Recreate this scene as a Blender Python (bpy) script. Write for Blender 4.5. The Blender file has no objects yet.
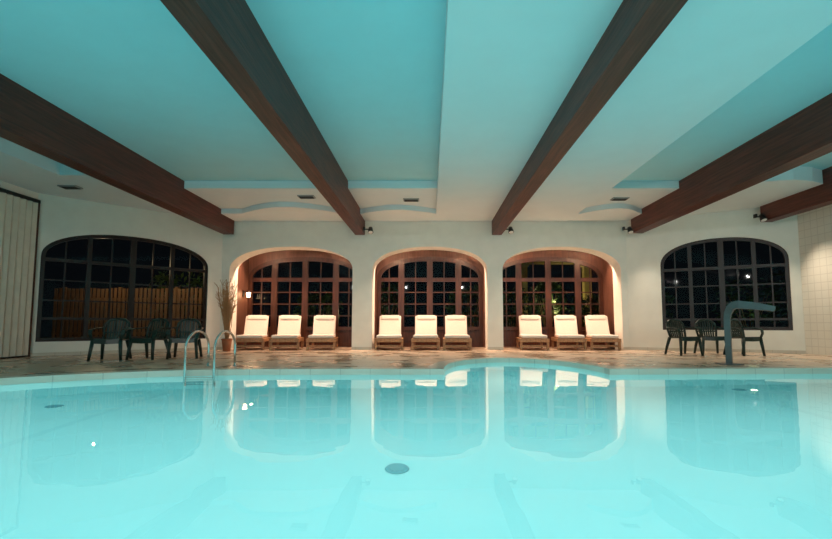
import bpy, bmesh, math, random
from mathutils import Vector, Matrix
from mathutils.geometry import tessellate_polygon
random.seed(7)
sc = bpy.context.scene
sc.view_settings.view_transform = 'Standard'
sc.view_settings.look = 'None'

# ------------------------------------------------------------ materials
def mat_new(name):
    m = bpy.data.materials.new(name); m.use_nodes = True
    nt = m.node_tree
    return m, nt, nt.nodes['Principled BSDF']
def plain(name, col, rough=0.6, metal=0.0, var=0.0, scale=5.0, bump=0.0, coat=0.0):
    m, nt, b = mat_new(name)
    b.inputs['Base Color'].default_value = (*col, 1)
    b.inputs['Roughness'].default_value = rough
    b.inputs['Metallic'].default_value = metal
    b.inputs['Coat Weight'].default_value = coat
    if var > 0 or bump > 0:
        tc = nt.nodes.new('ShaderNodeTexCoord')
        n = nt.nodes.new('ShaderNodeTexNoise'); n.inputs['Scale'].default_value = scale
        n.inputs['Detail'].default_value = 6
        nt.links.new(tc.outputs['Object'], n.inputs['Vector'])
        if var > 0:
            r = nt.nodes.new('ShaderNodeValToRGB')
            r.color_ramp.elements[0].position = 0.3; r.color_ramp.elements[1].position = 0.7
            r.color_ramp.elements[0].color = (*[c*(1-var) for c in col], 1)
            r.color_ramp.elements[1].color = (*[min(1, c*(1+var)) for c in col], 1)
            nt.links.new(n.outputs['Fac'], r.inputs['Fac'])
            nt.links.new(r.outputs['Color'], b.inputs['Base Color'])
        if bump > 0:
            bp = nt.nodes.new('ShaderNodeBump'); bp.inputs['Strength'].default_value = bump
            bp.inputs['Distance'].default_value = 0.02
            nt.links.new(n.outputs['Fac'], bp.inputs['Height'])
            nt.links.new(bp.outputs['Normal'], b.inputs['Normal'])
    return m
def wood(name, c1, c2, stretch=(12, 0.6, 12), rough=0.5):
    m, nt, b = mat_new(name)
    tc = nt.nodes.new('ShaderNodeTexCoord')
    mp = nt.nodes.new('ShaderNodeMapping'); mp.inputs['Scale'].default_value = stretch
    n = nt.nodes.new('ShaderNodeTexNoise'); n.inputs['Scale'].default_value = 2.0
    n.inputs['Detail'].default_value = 8; n.inputs['Distortion'].default_value = 0.6
    r = nt.nodes.new('ShaderNodeValToRGB')
    r.color_ramp.elements[0].position = 0.35; r.color_ramp.elements[1].position = 0.68
    r.color_ramp.elements[0].color = (*c1, 1); r.color_ramp.elements[1].color = (*c2, 1)
    bp = nt.nodes.new('ShaderNodeBump'); bp.inputs['Strength'].default_value = 0.3; bp.inputs['Distance'].default_value = 0.02
    L = nt.links
    L.new(tc.outputs['Object'], mp.inputs['Vector']); L.new(mp.outputs['Vector'], n.inputs['Vector'])
    L.new(n.outputs['Fac'], r.inputs['Fac']); L.new(r.outputs['Color'], b.inputs['Base Color'])
    L.new(n.outputs['Fac'], bp.inputs['Height']); L.new(bp.outputs['Normal'], b.inputs['Normal'])
    b.inputs['Roughness'].default_value = rough
    return m
def tiles(name, c1, c2, mortar, w, h, rough=0.35, msize=0.012, offset=0.5, plane='XY', rvar=0.0, blotch=0.0):
    m, nt, b = mat_new(name); L = nt.links
    tc = nt.nodes.new('ShaderNodeTexCoord')
    mp = nt.nodes.new('ShaderNodeMapping')
    if plane == 'YZ': mp.inputs['Rotation'].default_value = (0, math.radians(90), 0)
    if plane == 'XZ': mp.inputs['Rotation'].default_value = (math.radians(90), 0, 0)
    br = nt.nodes.new('ShaderNodeTexBrick')
    br.inputs['Scale'].default_value = 1; br.inputs['Brick Width'].default_value = w
    br.inputs['Row Height'].default_value = h; br.inputs['Mortar Size'].default_value = msize
    br.offset = offset
    br.inputs['Color1'].default_value = (*c1, 1); br.inputs['Color2'].default_value = (*c2, 1)
    br.inputs['Mortar'].default_value = (*mortar, 1)
    L.new(tc.outputs['Object'], mp.inputs['Vector']); L.new(mp.outputs['Vector'], br.inputs['Vector'])
    out = br.outputs['Color']
    n = nt.nodes.new('ShaderNodeTexNoise'); n.inputs['Scale'].default_value = 1.3; n.inputs['Detail'].default_value = 6
    L.new(tc.outputs['Object'], n.inputs['Vector'])
    if blotch > 0:
        mx = nt.nodes.new('ShaderNodeMix'); mx.data_type = 'RGBA'; mx.blend_type = 'MULTIPLY'
        mx.inputs['Factor'].default_value = 1
        r = nt.nodes.new('ShaderNodeValToRGB'); r.color_ramp.elements[0].position = 0.4; r.color_ramp.elements[1].position = 0.62
        r.color_ramp.elements[0].color = (1-blotch, 1-blotch*1.15, 1-blotch*1.3, 1); r.color_ramp.elements[1].color = (1, 1, 1, 1)
        L.new(n.outputs['Fac'], r.inputs['Fac']); L.new(out, mx.inputs['A']); L.new(r.outputs['Color'], mx.inputs['B'])
        out = mx.outputs['Result']
    L.new(out, b.inputs['Base Color'])
    if rvar > 0:
        mr = nt.nodes.new('ShaderNodeMapRange'); mr.inputs['From Min'].default_value = .35; mr.inputs['From Max'].default_value = .65
        mr.inputs['To Min'].default_value = rough; mr.inputs['To Max'].default_value = rough+rvar
        L.new(n.outputs['Fac'], mr.inputs['Value']); L.new(mr.outputs['Result'], b.inputs['Roughness'])
    else: b.inputs['Roughness'].default_value = rough
    return m
def emis(name, col, s):
    m, nt, b = mat_new(name)
    b.inputs['Base Color'].default_value = (*col, 1)
    b.inputs['Emission Color'].default_value = (*col, 1); b.inputs['Emission Strength'].default_value = s
    return m
def glass_pane(name):
    m = bpy.data.materials.new(name); m.use_nodes = True; nt = m.node_tree; nt.nodes.clear()
    o = nt.nodes.new('ShaderNodeOutputMaterial'); mx = nt.nodes.new('ShaderNodeMixShader')
    f = nt.nodes.new('ShaderNodeFresnel'); f.inputs['IOR'].default_value = 1.22
    t = nt.nodes.new('ShaderNodeBsdfTransparent'); t.inputs['Color'].default_value = (.68, .72, .68, 1)
    g = nt.nodes.new('ShaderNodeBsdfGlossy'); g.inputs['Roughness'].default_value = 0.02
    L = nt.links; L.new(f.outputs[0], mx.inputs[0]); L.new(t.outputs[0], mx.inputs[1]); L.new(g.outputs[0], mx.inputs[2])
    L.new(mx.outputs[0], o.inputs['Surface'])
    return m
def water_mat():
    m = bpy.data.materials.new('water'); m.use_nodes = True; nt = m.node_tree; nt.nodes.clear()
    o = nt.nodes.new('ShaderNodeOutputMaterial'); g = nt.nodes.new('ShaderNodeBsdfGlass')
    g.inputs['IOR'].default_value = 1.33; g.inputs['Roughness'].default_value = 0.0
    g.inputs['Color'].default_value = (.98, 1, 1, 1)
    tc = nt.nodes.new('ShaderNodeTexCoord'); n = nt.nodes.new('ShaderNodeTexNoise')
    n.inputs['Scale'].default_value = 1.6; n.inputs['Detail'].default_value = 2
    bp = nt.nodes.new('ShaderNodeBump'); bp.inputs['Strength'].default_value = 0.2; bp.inputs['Distance'].default_value = 0.012
    L = nt.links; L.new(tc.outputs['Object'], n.inputs['Vector']); L.new(n.outputs['Fac'], bp.inputs['Height'])
    L.new(bp.outputs['Normal'], g.inputs['Normal']); L.new(g.outputs[0], o.inputs['Surface'])
    return m

M = dict(
 wall=plain('wall_plaster', (.88,.88,.81), .85, var=.03, scale=3, bump=.05),
 ceil=plain('ceiling_paint', (.74,.83,.85), .8, var=.015, scale=2),
 recess=plain('ceiling_recess_glow_tint', (.42,.75,.81), .8, var=.02, scale=2),  # cyan glow of the recesses is tinted into this colour
 beam=wood('beam_wood', (.065,.013,.008), (.16,.038,.023)),
 frame=wood('frame_wood_lit', (.040,.011,.005), (.095,.028,.012), (10,10,1), .4),  # frame timber, colour brightened for the warm light in the alcoves
 frame_shaded=wood('window_wood', (.012,.005,.004), (.030,.012,.008), (10,10,1), .4),  # same frame timber, darkened because less light reaches the side windows
 panel=wood('alcove_panelling', (.12,.050,.032), (.19,.080,.050), (8,8,.8), .5),
 teak=wood('teak', (.33,.17,.08), (.55,.31,.15), (10,2,10), .5),
 cushion=plain('cushion_fabric', (.88,.79,.71), .9, var=.04, scale=30, bump=.15),
 green=plain('green_plastic', (.004,.024,.019), .35),
 chrome=plain('polished_steel', (.75,.78,.78), .15, metal=1),
 steel=plain('brushed_steel', (.10,.12,.125), .5, metal=.15, var=.05, scale=20),
 black=plain('black_metal', (.012,.012,.013), .4),
 deck=tiles('deck_stone', (.62,.49,.37), (.56,.44,.33), (.44,.35,.27), .6, .4, .15, .010, rvar=.32, blotch=.24),
 coping=tiles('coping_stone', (.70,.67,.58), (.66,.63,.54), (.50,.48,.42), .5, 5, .3, .006, blotch=.08),
 pool=plain('pool_liner', (.50,.90,.91), .6, var=.02, scale=.8),
 line=plain('pool_line_tile', (.46,.85,.87), .6),
 drain=plain('drain_grate', (.16,.46,.52), .5),
 tile=tiles('wall_tile', (.78,.77,.69), (.77,.76,.68), (.66,.65,.58), .2, .2, .25, .010, offset=0, plane='YZ'),
 shutter=plain('shutter_fabric', (.76,.71,.60), .7, var=.05, scale=6),
 glass=glass_pane('window_glass'), water=water_mat(),
 leaf=plain('leaf', (.05,.10,.025), .6, var=.5, scale=3),
 twig=plain('dry_twig', (.42,.25,.12), .8),
 terracotta=plain('terracotta', (.38,.15,.07), .8, var=.1, scale=8),
 ground=plain('garden_ground', (.05,.05,.035), .9, var=.4, scale=2),
 fence=wood('fence_wood', (.18,.09,.04), (.32,.17,.08), (8,8,.8), .7),
 yellow=plain('yellow_render', (.70,.55,.20), .8, var=.1, scale=4),
 lamp=emis('warm_bulb', (1,.72,.38), 14), down=emis('downlight_bulb', (1,.78,.5), 60),
 vent=plain('vent_metal', (.35,.38,.38), .5), white=plain('white_lamp_shell', (.8,.8,.78), .5),
)

# ------------------------------------------------------------ mesh builder
class B:
    def __init__(s): s.bm = bmesh.new(); s.mats = []
    def mi(s, m):
        m = M[m]
        if m not in s.mats: s.mats.append(m)
        return s.mats.index(m)
    def box(s, c, d, m, rot=None, bev=0.0):
        i = s.mi(m)
        mat = Matrix.Translation(c) @ (rot.to_4x4() if rot else Matrix()) @ Matrix.Diagonal((*d, 1))
        r = bmesh.ops.create_cube(s.bm, size=1, matrix=mat)
        vs = r['verts']; fs = {f for v in vs for f in v.link_faces}
        for f in fs: f.material_index = i
        if bev > 0:
            es = list({e for v in vs for e in v.link_edges})
            rb = bmesh.ops.bevel(s.bm, geom=es, offset=bev, segments=3, affect='EDGES', profile=.5)
            for f in rb['faces']: f.material_index = i; f.smooth = True
    def b2(s, lo, hi, m, bev=0.0):
        s.box([(a+b)/2 for a, b in zip(lo, hi)], [abs(b-a) for a, b in zip(lo, hi)], m, bev=bev)
    def cyl(s, c, r1, r2, h, m, seg=20, rot=None):
        i = s.mi(m)
        mat = Matrix.Translation(c) @ (rot.to_4x4() if rot else Matrix())
        r = bmesh.ops.create_cone(s.bm, cap_ends=True, segments=seg, radius1=r1, radius2=r2, depth=h, matrix=mat)
        for f in {f for v in r['verts'] for f in v.link_faces}:
            f.material_index = i; f.smooth = len(f.verts) == 4
    def sweep(s, pts, m, r=0.02, seg=8, w=None, t=None, side=None, smooth=True):
        i = s.mi(m); pts = [Vector(p) for p in pts]; n = len(pts); rings = []
        up = None
        for k, p in enumerate(pts):
            d = (pts[min(k+1, n-1)]-pts[max(k-1, 0)]).normalized()
            if side is not None:
                a = Vector(side).normalized(); b = d.cross(a).normalized()
                ww = w[k] if isinstance(w, (list, tuple)) else w
                tt = t[k] if isinstance(t, (list, tuple)) else t
                ring = [p+a*x*ww/2+b*y*tt/2 for x, y in ((-1,-1),(1,-1),(1,1),(-1,1))]
            else:
                if up is None: up = Vector((0,0,1)) if abs(d.z) < .9 else Vector((1,0,0))
                a = (up-d*up.dot(d)).normalized(); up = a; b = d.cross(a)
                rr = r[k] if isinstance(r, (list, tuple)) else r
                ring = [p+(a*math.cos(q*2*math.pi/seg)+b*math.sin(q*2*math.pi/seg))*rr for q in range(seg)]
            rings.append([s.bm.verts.new(v) for v in ring])
        N = len(rings[0])
        for k in range(n-1):
            for q in range(N):
                f = s.bm.faces.new((rings[k][q], rings[k][(q+1)%N], rings[k+1][(q+1)%N], rings[k+1][q]))
                f.material_index = i; f.smooth = smooth and side is None
        for rg in (rings[0][::-1], rings[-1]):
            f = s.bm.faces.new(rg); f.material_index = i
    def prism(s, loops, fn, d0, d1, m, caps=(True, True)):
        i = s.mi(m)
        tris = tessellate_polygon([[Vector((a, b, 0)) for a, b in lp] for lp in loops])
        flat = [p for lp in loops for p in lp]
        v0 = [s.bm.verts.new(fn(a, b, d0)) for a, b in flat]
        v1 = [s.bm.verts.new(fn(a, b, d1)) for a, b in flat]
        def F(vs):
            try:
                f = s.bm.faces.new(vs); f.material_index = i
            except ValueError: pass
        for t in tris:
            if caps[0]: F([v0[k] for k in t])
            if caps[1]: F([v1[k] for k in t][::-1])
        o = 0
        for lp in loops:
            n = len(lp)
            for k in range(n):
                a, b = o+k, o+(k+1) % n
                F([v0[a], v0[b], v1[b], v1[a]])
            o += n
    def done(s, name, loc=(0,0,0), rz=0, parent=None, recalc=True):
        if recalc: bmesh.ops.recalc_face_normals(s.bm, faces=s.bm.faces[:])
        me = bpy.data.meshes.new(name); s.bm.to_mesh(me); s.bm.free()
        for m in s.mats: me.materials.append(m)
        ob = bpy.data.objects.new(name, me); sc.collection.objects.link(ob)
        ob.location = loc; ob.rotation_euler = (0, 0, rz)
        if parent: ob.parent = parent
        return ob
def copy(ob, name, loc, rz=0):
    o = bpy.data.objects.new(name, ob.data); sc.collection.objects.link(o)
    o.location = loc; o.rotation_euler = (0, 0, rz); return o
XY = lambda a, b, d: Vector((a, b, d))
XZ = lambda a, b, d: Vector((a, d, b))
def slab(name, loops, z0, z1, m):
    b = B(); b.prism(loops, XY, z0, z1, m); return b.done(name)
def rect(x0, y0, x1, y1): return [(x0,y0),(x1,y0),(x1,y1),(x0,y1)]

# ------------------------------------------------------------ pool geometry
BAYC, BAYR = (1.62, 7.78), (1.38, 2.5)
pool = [(-8.2,-3.2),(-8.2,2.3),(-8.0,3.6),(-7.5,4.7),(-6.8,5.6),(-6.1,6.3),(-5.3,6.95),(-4.5,7.4),(-3.7,7.65),(-2.9,7.74),(-1.5,7.78)]
bay = []
for k in range(0, 33):
    a = math.pi - math.pi*k/32
    bay.append((BAYC[0]+BAYR[0]*math.cos(a), BAYC[1]+BAYR[1]*math.sin(a)))
pool += bay + [(5.5,7.86),(8.8,8.0),(8.8,-3.2)]
def offset(poly, d):
    n = len(poly); out = []
    for k in range(n):
        p0, p1, p2 = Vector(poly[k-1]), Vector(poly[k]), Vector(poly[(k+1) % n])
        n1 = (p1-p0).normalized(); n2 = (p2-p1).normalized()
        a = Vector((-n1.y, n1.x)); b = Vector((-n2.y, n2.x)); h = (a+b).normalized()
        out.append(tuple(p1 + h*d/max(.75, h.dot(a))))
    return out
ring = offset(pool, .30)
slab('floor', [rect(-9.9,-4.2,10.1,16.0), ring], -.12, 0, 'deck')
slab('pool_coping', [ring, pool], -.12, .012, 'coping')
DEPTH = -1.6
b = B(); i = b.mi('pool')
n = len(pool)
vt = [b.bm.verts.new((x, y, -.12)) for x, y in pool]; vb = [b.bm.verts.new((x, y, DEPTH)) for x, y in pool]
for k in range(n): b.bm.faces.new((vt[k], vt[(k+1)%n], vb[(k+1)%n], vb[k]))
for t in tessellate_polygon([[Vector((x,y,0)) for x, y in pool]]): b.bm.faces.new([vb[k] for k in t])
b.b2((-4.1,-3.1,DEPTH+.001),(-4.0,7.2,DEPTH+.006),'line')
b.b2((4.6,-3.1,DEPTH+.001),(4.7,7.7,DEPTH+.006),'line')
b.done('swimming_pool_basin')
b = B(); b.mi('water')
vs = [b.bm.verts.new((x, y, -.08)) for x, y in pool]
for t in tessellate_polygon([[Vector((x,y,0)) for x, y in pool]]):
    b.bm.faces.new([vs[k] for k in t])
for f in b.bm.faces:
    f.normal_update()
    if f.normal.z < 0: f.normal_flip()
b.done('pool_water', recalc=False)
for (x, y, r) in ((-.30,4.3,.11),(-4.9,6.1,.10),(4.9,7.4,.10)):
    b = B(); b.cyl((0,0,.012), r, r*.92, .02, 'drain', 28); b.cyl((0,0,.025), r*.7, r*.66, .008, 'drain', 28)
    b.done('pool_drain', (x, y, DEPTH+.002))

# ------------------------------------------------------------ walls
HC = 3.93; HM = 4.07; HT = 4.25
def arch(u0, u1, z0, zs, rise, e=2.2, n=28):
    c, h = (u0+u1)/2, (u1-u0)/2; pts = [(u0, z0)]
    for k in range(n+1):
        a = math.pi*k/n; cx = -math.cos(a)
        x = math.copysign(abs(cx)**(2/e), cx); z = math.sin(a)**(2/e) if 0 < k < n else 0
        pts.append((c+h*x, zs+rise*z))
    pts.append((u1, z0)); return pts
def archz(u, w, zs, rise, e=2.2):
    q = min(1, abs(2*u/w)); return zs+rise*(1-q**e)**(1/e)
ARCH = [(-6.14,-2.37),(-1.76,1.75),(2.22,5.84)]
ZS, RISE = 2.42, .72
outer = [(-6.38,0)]
for a0, a1 in ARCH: outer += arch(a0, a1, 0, ZS, RISE)
outer += [(6.03,0),(6.03,HT),(-6.38,HT)]
WT = 14.62
b = B(); b.prism([outer], XZ, 14.0, WT, 'wall'); b.done('wall_back')
PL, PR = (-9.5,10.95), (6.03,14.0)
def seg(name, p0, p1, hole, mat='wall'):
    p0, p1 = Vector(p0), Vector(p1); L = (p1-p0).length; ang = math.atan2(p1.y-p0.y, p1.x-p0.x)
    b = B(); b.prism([[(0,0),(L,0),(L,HT),(0,HT)]]+([hole] if hole else []), XZ, 0, .25, mat)
    b.done(name, (p0.x,p0.y,0), ang); return ang, L
LW = (.12, 3.98, .34, 2.42, .72); RW = (.92, 3.98, .60, 2.5, .70)
angL, LL = seg('wall_back_left', PL, (-6.38,14.0), arch(*LW))
angR, LR = seg('wall_back_right', PR, (9.73,12.0), arch(*RW))
b = B(); b.b2((-9.75,-4.2,0),(-9.5,11.0,HT),'wall'); b.done('wall_left')
b = B(); b.b2((9.73,-4.2,0),(9.98,12.05,HT),'tile'); b.done('wall_right')
b = B(); b.b2((-9.75,-4.45,0),(9.98,-4.2,HT),'wall'); b.done('wall_front')
b = B()
xs = [-6.38,-6.14,-2.37,-1.76,1.75,2.22,5.84,6.03]
for k in range(0, 8, 2): b.b2((xs[k],13.98,0),(xs[k+1],14.0,.08),'coping')
b.done('baseboard_back')
for nm, p, a, L in (('baseboard_back_left',PL,angL,LL),('baseboard_back_right',PR,angR,LR)):
    b = B(); b.b2((0,-.02,0),(L,0,.08),'coping'); b.done(nm, (*p,0), a)

# ------------------------------------------------------------ arched timber windows
def arched_frame(name, w, z0, zs, rise, loc, rz, posts, muntin_u, bars, transom, panel=0, e=2.2, mat='frame', f=.09):
    b = B(); c = w/2
    o = arch(-c, c, z0, zs, rise, e)
    inn = arch(-c+f, c-f, z0+f, zs, rise-f, e)
    b.prism([o, inn], XZ, -.05, .05, mat)
    Z = lambda u: archz(u, w-2*f, zs, rise-f, e) if abs(u) < w/2-f else zs
    for u, t in posts: b.b2((u-t/2,-.045,z0+.02),(u+t/2,.045,Z(u)+.01),mat)
    for u in muntin_u: b.b2((u-.016,-.02,z0+.02),(u+.016,.02,Z(u)+.01),mat)
    def span(z):
        lim = c-f
        if z > zs:
            q = max(0, 1-((z-zs)/(rise-f))**e); lim = (c-f)*q**(1/e)
        return lim
    for z in bars: l = span(z); b.b2((-l-.01,-.02,z-.016),(l+.01,.02,z+.016),mat)
    for z, t in transom: l = span(z+t/2); b.b2((-l-.01,-.05,z-t/2),(l+.01,.05,z+t/2),mat)
    if panel: b.b2((-c+f,-.025,z0+f),(c-f,.025,panel),mat)
    i = b.mi('glass'); lp = inn
    vs = [b.bm.verts.new((x, 0, z)) for x, z in lp]
    for t in tessellate_polygon([[Vector((x,z,0)) for x, z in lp]]):
        fc = b.bm.faces.new([vs[k] for k in t]); fc.material_index = i
    return b.done(name, loc, rz)

YB = 15.65
for k, (a0, a1) in enumerate(ARCH):
    w = a1-a0+.1; cx = (a0+a1)/2
    posts = [(-w*.27,.20),(0,.20),(w*.27,.20)]
    mu = [w*q for q in (-.385,-.135,.135,.385)]
    arched_frame('window_%d' % (k+1), w, 0, 2.32, .74, (cx,YB,0), 0, posts, mu, [1.05,1.45,1.85], [(2.28,.13),(.62,.12)], panel=.55, f=.14)
for nm, W, p, ang in (('window_4',LW,PL,angL),('window_5',RW,PR,angR)):
    w = W[1]-W[0]; uc = (W[0]+W[1])/2
    loc = (p[0]+math.cos(ang)*uc-math.sin(ang)*.1, p[1]+math.sin(ang)*uc+math.cos(ang)*.1, 0)
    arched_frame(nm, w, W[2], W[3], W[4], loc, ang, [(-w*.25,.10),(0,.14),(w*.25,.10)],
                 [w*q for q in (-.375,-.125,.125,.375)], [1.35,1.85], [(2.35,.08),(.9,.06)], mat='frame_shaded')
for k, (x0, x1) in enumerate([(-6.60,-6.19),(-2.32,-1.81),(1.80,2.17),(5.89,6.3)]):
    b = B(); b.b2((x0,WT+.01,0),(x1,YB+.1,3.30),'panel'); b.done('wall_alcove_%d' % (k+1))
b = B(); b.b2((-6.6,WT+.01,3.30),(6.3,YB+.1,3.45),'panel'); b.done('ceiling_alcove')
b = B()
for a0, a1 in ARCH:
    w = a1-a0+.1; cx = (a0+a1)/2
    o = [(cx-w/2-.02,2.32)]+[(cx+x, z) for x, z in arch(-w/2, w/2, 2.32, 2.32, .74)[1:-1]]+[(cx+w/2+.02,2.32),(cx+w/2+.02,3.30),(cx-w/2-.02,3.30)]
    b.prism([o], XZ, YB-.04, YB+.06, 'panel')
b.done('wall_alcove_spandrel')

# ------------------------------------------------------------ ceiling
slab('ceiling', [rect(-9.75,-4.45,9.98,14.28)], HT, HT+.1, 'recess')
def panel_slab(name, poly, z=HC, m='ceil'): return slab(name, [poly], z, HT+.01, m)
panel_slab('ceiling_panel', rect(-9.5,-4.2,-7.9,9.6))
panel_slab('ceiling_panel', rect(.18,-4.2,1.9,13.99))
panel_slab('ceiling_panel', rect(2.18,-4.2,4.25,13.99))
def ledge(x0, x1, amp, arc0, arc1, ya=11.0, yb=13.0, ybk=13.99):
    slab('ceiling_ledge', [rect(x0, ya, x1, ybk)], HM, HT+.01, 'ceil')
    pts = [(x0, yb), (arc0, yb)]
    n = 24
    for k in range(1, n):
        t = k/n; pts.append((arc0+(arc1-arc0)*t, yb-amp*math.sin(math.pi*t)))
    pts += [(arc1, yb), (x1, yb), (x1, ybk), (x0, ybk)]
    slab('ceiling_ledge', [pts], HC, HM+.01, 'ceil')
ledge(-6.0,-2.3,.75,-5.4,-2.5)
ledge(-2.0,.18,.45,-1.95,.15)
ledge(4.25,6.08,.6,4.3,6.05, 11.0, 13.0, 13.9)
slab('ceiling_ledge', [[(-9.5,9.6),(-6.3,9.6),(-6.3,14.05),(-9.5,10.95)]], HC, HT, 'ceil')
slab('ceiling_ledge', [[(6.4,10.3),(7.0,10.25),(7.5,10.0),(8.0,9.9),(8.5,10.0),(8.9,10.2),(8.9,12.4),(6.4,13.8)]], HC, HT, 'ceil')
slab('ceiling_ledge', [[(9.2,9.4),(9.73,9.4),(9.73,12),(9.2,12.3)]], HC, HT, 'ceil')
for k, (x0, x1, y1) in enumerate([(-6.32,-6.0,13.9),(-2.3,-2.0,13.97),(1.9,2.2,13.97),(6.08,6.42,13.72),(8.9,9.2,12.2)]):
    b = B(); b.b2((x0,-4.2,3.5),(x1,y1,HT+.01),'beam', bev=.008); b.done('ceiling_beam')
for x, y, z in ((-3.2,11.7,HM),(-.5,12.0,HM),(5.0,11.9,HM),(-8.3,10.4,HC)):
    b = B(); b.box((0,0,-.015),(.42,.24,.03),'vent',bev=.004)
    for q in range(6): b.box((0,-.09+q*.036,-.034),(.36,.014,.012),'black')
    b.done('ceiling_vent', (x,y,z))

# shutter on left wall
b = B(); y = 10.85; k = 0
while y > 4.0:
    b.box((.06,y-.04,1.85),(.02,.10,3.62),'shutter', rot=Matrix.Rotation(math.radians(30 if k%2 else -30),3,'Z'))
    y -= .085; k += 1
b.b2((.01,4.0,3.66),(.11,10.90,3.74),'black'); b.b2((.01,4.0,0.005),(.11,10.90,.03),'black')
b.b2((.01,10.86,0.005),(.10,10.90,3.7),'frame')
b.done('folding_shutter', (-9.5,0,0))

def spot_fixture(name, loc, aim):
    b = B(); d = (Vector(aim)-Vector(loc)).normalized(); R = d.to_track_quat('Z','Y').to_matrix()
    b.box((0,0,0),(.05,.10,.10),'black',bev=.005)
    b.box((.09,0,-.02),(.16,.03,.03),'black')
    b.cyl(Vector((.19,0,-.04)), .055, .085, .17, 'black', 20, R)
    b.cyl(Vector((.19,0,-.04))+d*.086, .07, .07, .006, 'white', 20, R)
    return b.done(name, loc)
fx = [(-2.0+.03,13.6,3.62),(2.2+.03,13.6,3.62),(5.8,13.6,3.62),(8.62,12.0,3.62)]
for f in fx: spot_fixture('spotlight', f, (f[0]+.3, f[1]-1.6, 0))
fill_pts = [(-5.97,-3.2,3.62),(-1.97,-3.2,3.62),(2.23,-3.2,3.62),(6.45,-3.2,3.62)]  # unseen fixtures added behind the camera to brighten the far walls
for f in fill_pts: spot_fixture('spotlight', f, (f[0]*.9, 14, 1.4))

# ------------------------------------------------------------ sun loungers (foot towards -Y)
def lounger():
    b = B(); W = .78; th = math.radians(60)
    for sx in (-1, 1):
        b.b2((sx*W/2-.03,0,.24),(sx*W/2+.03,1.86,.34),'teak',bev=.006)
        for yy in (.10, 1.66): b.b2((sx*(W/2-.005)-.035,yy-.04,0),(sx*(W/2-.005)+.035,yy+.04,.26),'teak',bev=.005)
        b.box((sx*(W/2-.08),1.22+.38*math.cos(th),.36+.38*math.sin(th)),(.045,.80,.03),'teak',rot=Matrix.Rotation(th,3,'X'))
        b.sweep([(sx*(W/2-.07),1.45,.72),(sx*(W/2-.07),1.75,.30)],'teak',r=.016)
    b.b2((-W/2,0,.24),(W/2,.045,.34),'teak',bev=.006); b.b2((-W/2,1.82,.24),(W/2,1.86,.34),'teak')
    b.b2((-W/2+.03,.09,.10),(W/2-.03,.12,.15),'teak')
    for q in range(12): b.b2((-W/2+.02,.06+q*.1,.33),(W/2-.02,.06+q*.1+.07,.352),'teak')
    for q in range(8):
        r = .05+q*.095
        b.box((0,1.22+r*math.cos(th)+.01,.36+r*math.sin(th)-.01),(W-.14,.06,.02),'teak',rot=Matrix.Rotation(th,3,'X'))
    b.box((0,.34,.40),(W-.04,.60,.09),'cushion',bev=.032)
    b.box((0,.93,.40),(W-.04,.58,.09),'cushion',bev=.032)
    b.box((0,1.20+.34*math.cos(th)-.035,.40+.34*math.sin(th)+.02),(W-.08,.72,.09),'cushion',rot=Matrix.Rotation(th,3,'X'),bev=.032)
    b.box((0,1.20+.64*math.cos(th)-.085,.40+.64*math.sin(th)+.03),(W-.20,.16,.07),'cushion',rot=Matrix.Rotation(th,3,'X'),bev=.03)
    return b
proto = None
for x, r in [(-5.30,.21),(-4.26,.19),(-3.20,.15),(-1.20,.06),(-.13,.0),(.80,-.03),(3.06,-.12),(4.16,-.16),(5.14,-.17)]:
    y = 13.54+random.uniform(-.04,.04)
    if proto is None: proto = lounger().done('sun_lounger', (x,y,0), r)
    else: copy(proto, 'sun_lounger', (x,y,0), r)

# ------------------------------------------------------------ plastic armchairs (front towards -Y)
def chair():
    b = B(); m = 'green'
    b.box((0,0,.43),(.50,.46,.03),m,rot=Matrix.Rotation(math.radians(-3),3,'X'),bev=.012)
    b.sweep([(-.25,-.23,.40),(0,-.25,.39),(.25,-.23,.40)],m,w=.09,t=.02,side=(0,.1,1))
    for sx in (-1,1):
        b.sweep([(sx*.255,-.22,.43),(sx*.275,-.25,.2),(sx*.295,-.27,0)],m,r=[.040,.034,.028])
        b.sweep([(sx*.23,.20,.43),(sx*.26,.27,.2),(sx*.28,.32,0)],m,r=[.040,.034,.028])
        b.sweep([(sx*.26,-.21,.40),(sx*.295,-.25,.54),(sx*.31,-.22,.63),(sx*.315,-.08,.665),(sx*.30,.12,.67),(sx*.25,.26,.69)],m,
                w=[.05,.06,.075,.08,.07,.05],t=.025,side=(1,0,0))
        b.sweep([(sx*.21,.19,.42),(sx*.24,.25,.62),(sx*.225,.295,.78),(sx*.14,.315,.855),(0,.32,.88)],m,r=[.028,.028,.03,.03,.03])
    for q in range(-3,4):
        x = q*.055; b.sweep([(x*.9,.20,.43),(x,.255,.6),(x*1.05,.31,.855-.3*x*x*4)],m,w=.036,t=.014,side=(1,0,0))
    b.sweep([(-.22,.25,.58),(0,.27,.58),(.22,.25,.58)],m,r=.018)
    return b
def pix(px, Y): return (px-430)/460*Y
cp = chair().done('plastic_armchair', (pix(113,9.9),9.9,0), math.radians(14))
for px, y, r in [(151,10.2,-6),(187,10.5,16),(682,11.6,10),(709,11.9,-10),(742,11.4,12)]:
    copy(cp, 'plastic_armchair', (pix(px,y),y,0), math.radians(r))

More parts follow.
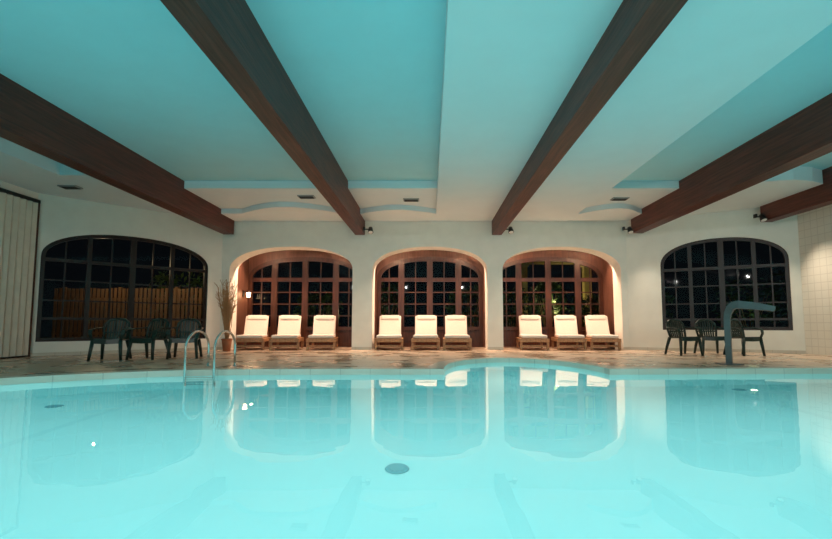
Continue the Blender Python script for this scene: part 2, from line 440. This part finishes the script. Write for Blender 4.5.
# ------------------------------------------------------------ pool ladder
b = B()
xa, xb = -3.94, -3.47
for x in (xa, xb):
    pts = [(x,8.25,.013),(x,8.25,.30)]
    for q in range(0, 13):
        a = math.radians(q*15); pts.append((x, 7.86+.39*math.cos(a), .36+.28*math.sin(a)))
    pts += [(x,7.47,.10),(x,7.48,-.3),(x,7.50,-1.25)]
    b.sweep(pts,'chrome',r=.020,seg=12)
    b.cyl((x,8.25,.02),.05,.045,.015,'chrome')
for z in (-.22,-.50,-.78,-1.06): b.b2((xa,7.42,z-.015),(xb,7.52,z+.015),'chrome',bev=.005)
b.done('pool_ladder')

# swan-neck waterfall spout: flat post, wide flat blade
b = B()
D = Vector((.80,-.60,0)).normalized(); S = Vector((.60,.80,0)).normalized()
path = [(0,0),(0,.35),(0,.70),(0,.86),(.02,.97),(.06,1.06),(.12,1.11),(.20,1.125),(.50,1.08),(.74,1.03)]
pts = [D*a+Vector((0,0,z)) for a, z in path]
b.sweep(pts,'steel',side=S,w=[.18,.18,.19,.22,.29,.38,.45,.50,.54,.56],t=[.10,.10,.10,.10,.11,.12,.13,.14,.12,.08])
b.box((0,0,.01),(.34,.34,.02),'steel',bev=.006)
b.done('pool_waterfall_spout', (5.64,8.75,.0))

# ------------------------------------------------------------ potted twiggy plant, lantern
b = B()
b.cyl((0,0,.16),.10,.14,.32,'terracotta',28); b.cyl((0,0,.33),.155,.155,.04,'terracotta',28); b.cyl((0,0,.352),.13,.13,.01,'ground',20)
for q in range(60):
    a = random.uniform(0, 2*math.pi); sp = random.uniform(.05,.32); h = random.uniform(.9,1.75)
    p = [Vector((.04*math.cos(a),.04*math.sin(a),.34))]
    for t in (.35,.7,1): p.append(Vector((sp*t*math.cos(a+t*.5)+random.uniform(-.02,.02), sp*t*math.sin(a+t*.5)*.8+random.uniform(-.02,.02), .34+h*t)))
    b.sweep(p,'twig',r=[.010,.009,.008,.005],seg=5)
    for t in range(3):
        s0 = p[2].lerp(p[3], random.random()); b.sweep([s0, s0+Vector((random.uniform(-.12,.12),random.uniform(-.08,.08),random.uniform(.05,.18)))],'twig',r=.006,seg=4)
b.done('potted_twig_plant', (-5.84,13.30,0))
b = B(); b.box((0,0,0),(.02,.12,.2),'black'); b.sweep([(0,0,.05),(.12,0,.10),(.16,0,.06)],'black',r=.01)
b.cyl((.16,0,-.05),.05,.075,.16,'lamp',8); b.cyl((.16,0,.06),.10,.02,.07,'black',8); b.cyl((.16,0,-.14),.05,.05,.02,'black',8)
b.done('wall_lantern', (-6.17,15.2,1.78))

# ------------------------------------------------------------ outside
slab('garden_ground', [rect(-24,16.01,24,32)], -.12, -.02, 'ground')
b = B()
for q in range(43): b.box((-13.2+q*.15,16.2,1.03),(.10,.025,2.0+.03*math.sin(q)),'fence')
b.b2((-13.3,16.23,.4),(-6.85,16.27,.5),'fence'); b.b2((-13.3,16.23,1.6),(-6.85,16.27,1.7),'fence')
for q in range(4): b.box((-13+q*2.0,16.32,1.03),(.1,.1,2.1),'fence')
b.done('garden_fence')
slab('terrace_left', [rect(-16,10,-9.9,16.0)], -.12, 0, 'ground'); slab('terrace_right', [rect(10.1,10,18,16.0)], -.12, 0, 'ground')
def shrub(name, loc, R, H, n=500):
    b = B(); i = b.mi('leaf')
    for q in range(7):
        a = q*.9; b.sweep([(0,0,0),(R*.25*math.cos(a),R*.25*math.sin(a),H*.35),(R*.55*math.cos(a),R*.55*math.sin(a),H*.75)],'twig',r=[.03,.02,.008],seg=5)
    for q in range(n):
        a = random.uniform(0,2*math.pi); ph = random.uniform(-.9,1.3); rr = random.uniform(.6,1)
        c = Vector((R*rr*math.cos(a)*math.cos(ph*.8), R*rr*math.sin(a)*math.cos(ph*.8), H*.60+H*.40*math.sin(ph)*rr))
        d = Vector((random.gauss(0,1),random.gauss(0,1),random.gauss(0,.8))).normalized(); s = d.orthogonal().normalized(); l = random.uniform(.08,.16)
        v = [b.bm.verts.new(x) for x in (c-d*l, c+s*l*.4, c+d*l, c-s*l*.4)]
        f = b.bm.faces.new(v); f.material_index = i
    b.done(name, loc, recalc=False)
for x, y, R, H in ((-4.6,19,1,2.2),(-1.8,19.5,.9,2.6),(1.6,18.6,1.0,2.4),(3.4,18.8,.8,2.3),(4.9,19.2,.8,2.8),(6.2,18.4,.7,2.0),(8.4,18.0,1.1,2.4),(12.2,17.6,1.2,2.6),(14.4,17.6,1.3,3),(-10,18.5,1.3,3)):
    shrub('garden_shrub', (x,y,-.02), R, H)
b = B()
for x in (4.1,6.9): b.b2((x-.16,20,-.02),(x+.16,20.3,3.4),'yellow',bev=.01); b.b2((x-.22,19.95,-.02),(x+.22,20.35,.12),'yellow'); b.b2((x-.22,19.95,3.3),(x+.22,20.35,3.42),'yellow')
b.b2((3.6,20,3.42),(7.4,20.3,3.8),'yellow'); b.done('garden_pergola')

# ------------------------------------------------------------ lights
def light(kind, name, loc, e, col, **kw):
    l = bpy.data.lights.new(name, kind); l.energy = e; l.color = col
    aim = kw.pop('aim', None)
    for k, v in kw.items(): setattr(l, k, v)
    o = bpy.data.objects.new(name, l); sc.collection.objects.link(o); o.location = loc
    if aim is not None: o.rotation_euler = (Vector(aim)-Vector(loc)).to_track_quat('-Z','Y').to_euler()
    return o
CY = (.60,1.0,1.0)
light('AREA','underwater_glow_sheet',(.3,1.9,-.2),350,CY,shape='RECTANGLE',size=16,size_y=9.6,aim=(.3,1.9,-2))  # unseen downward sheet, stands in for pool lamps and scattered glow
light('AREA','underwater_glow_sheet',(1.62,8.6,-.2),15,CY,shape='RECTANGLE',size=2.0,size_y=2.2,aim=(1.62,8.6,-2))
for a0, a1 in ARCH:
    for t in (.17,.5,.83):
        x = a0+(a1-a0)*t
        b = B(); b.cyl((0,0,-.01),.075,.085,.02,'white',24); b.cyl((0,0,-.022),.05,.05,.006,'down',20); b.done('recessed_downlight', (x,14.78,3.30))
        light('SPOT','downlight_lamp',(x,14.78,3.25),235,(1,.62,.41),spot_size=math.radians(130),spot_blend=.7,shadow_soft_size=.04,aim=(x,13.9,0))
for f in fx: light('SPOT','added_fill_lamp',(f[0]+.26,f[1]-.17,f[2]-.17),330,(1,.80,.60),spot_size=math.radians(96),spot_blend=1,shadow_soft_size=.05,aim=(f[0]+.3,f[1]-1.6,0))
light('POINT','lantern_lamp',(-5.80,15.2,1.66),7,(1,.6,.3),shadow_soft_size=.03)
for f in fill_pts: light('SPOT','added_fill_lamp',(f[0]+.19,f[1]+.10,f[2]-.08),400,(1,.97,.90),spot_size=math.radians(95),spot_blend=.8,shadow_soft_size=.05,aim=(f[0]*.9,14,1.4))  # added fill from behind the camera, lightens the far walls
light('POINT','garden_lamp',(5.4,19.6,1.6),60,(1,.8,.35),shadow_soft_size=.1)
light('POINT','garden_lamp',(-8.6,15.2,2.9),45,(1,.68,.38),shadow_soft_size=.03)
light('POINT','garden_lamp',(-11.0,15.4,2.9),35,(1,.68,.38),shadow_soft_size=.03)
light('POINT','garden_lamp',(-2.5,18.4,1.2),14,(1,.7,.4),shadow_soft_size=.1)
light('POINT','garden_lamp',(11.4,16.4,1.4),4,(.8,1,.6),shadow_soft_size=.1)
w = bpy.data.worlds.new('night'); sc.world = w; w.use_nodes = True
w.node_tree.nodes['Background'].inputs[0].default_value = (.01,.014,.02,1); w.node_tree.nodes['Background'].inputs[1].default_value = .2

# ------------------------------------------------------------ camera
cam = bpy.data.cameras.new('camera'); co = bpy.data.objects.new('camera', cam); sc.collection.objects.link(co)
co.location = (0,0,.75); co.rotation_euler = (math.radians(94.5),0,0)
cam.sensor_width = 36; cam.lens = 460/832*36; cam.shift_x = -14/832; cam.shift_y = 19/832; cam.clip_start = .05
sc.camera = co
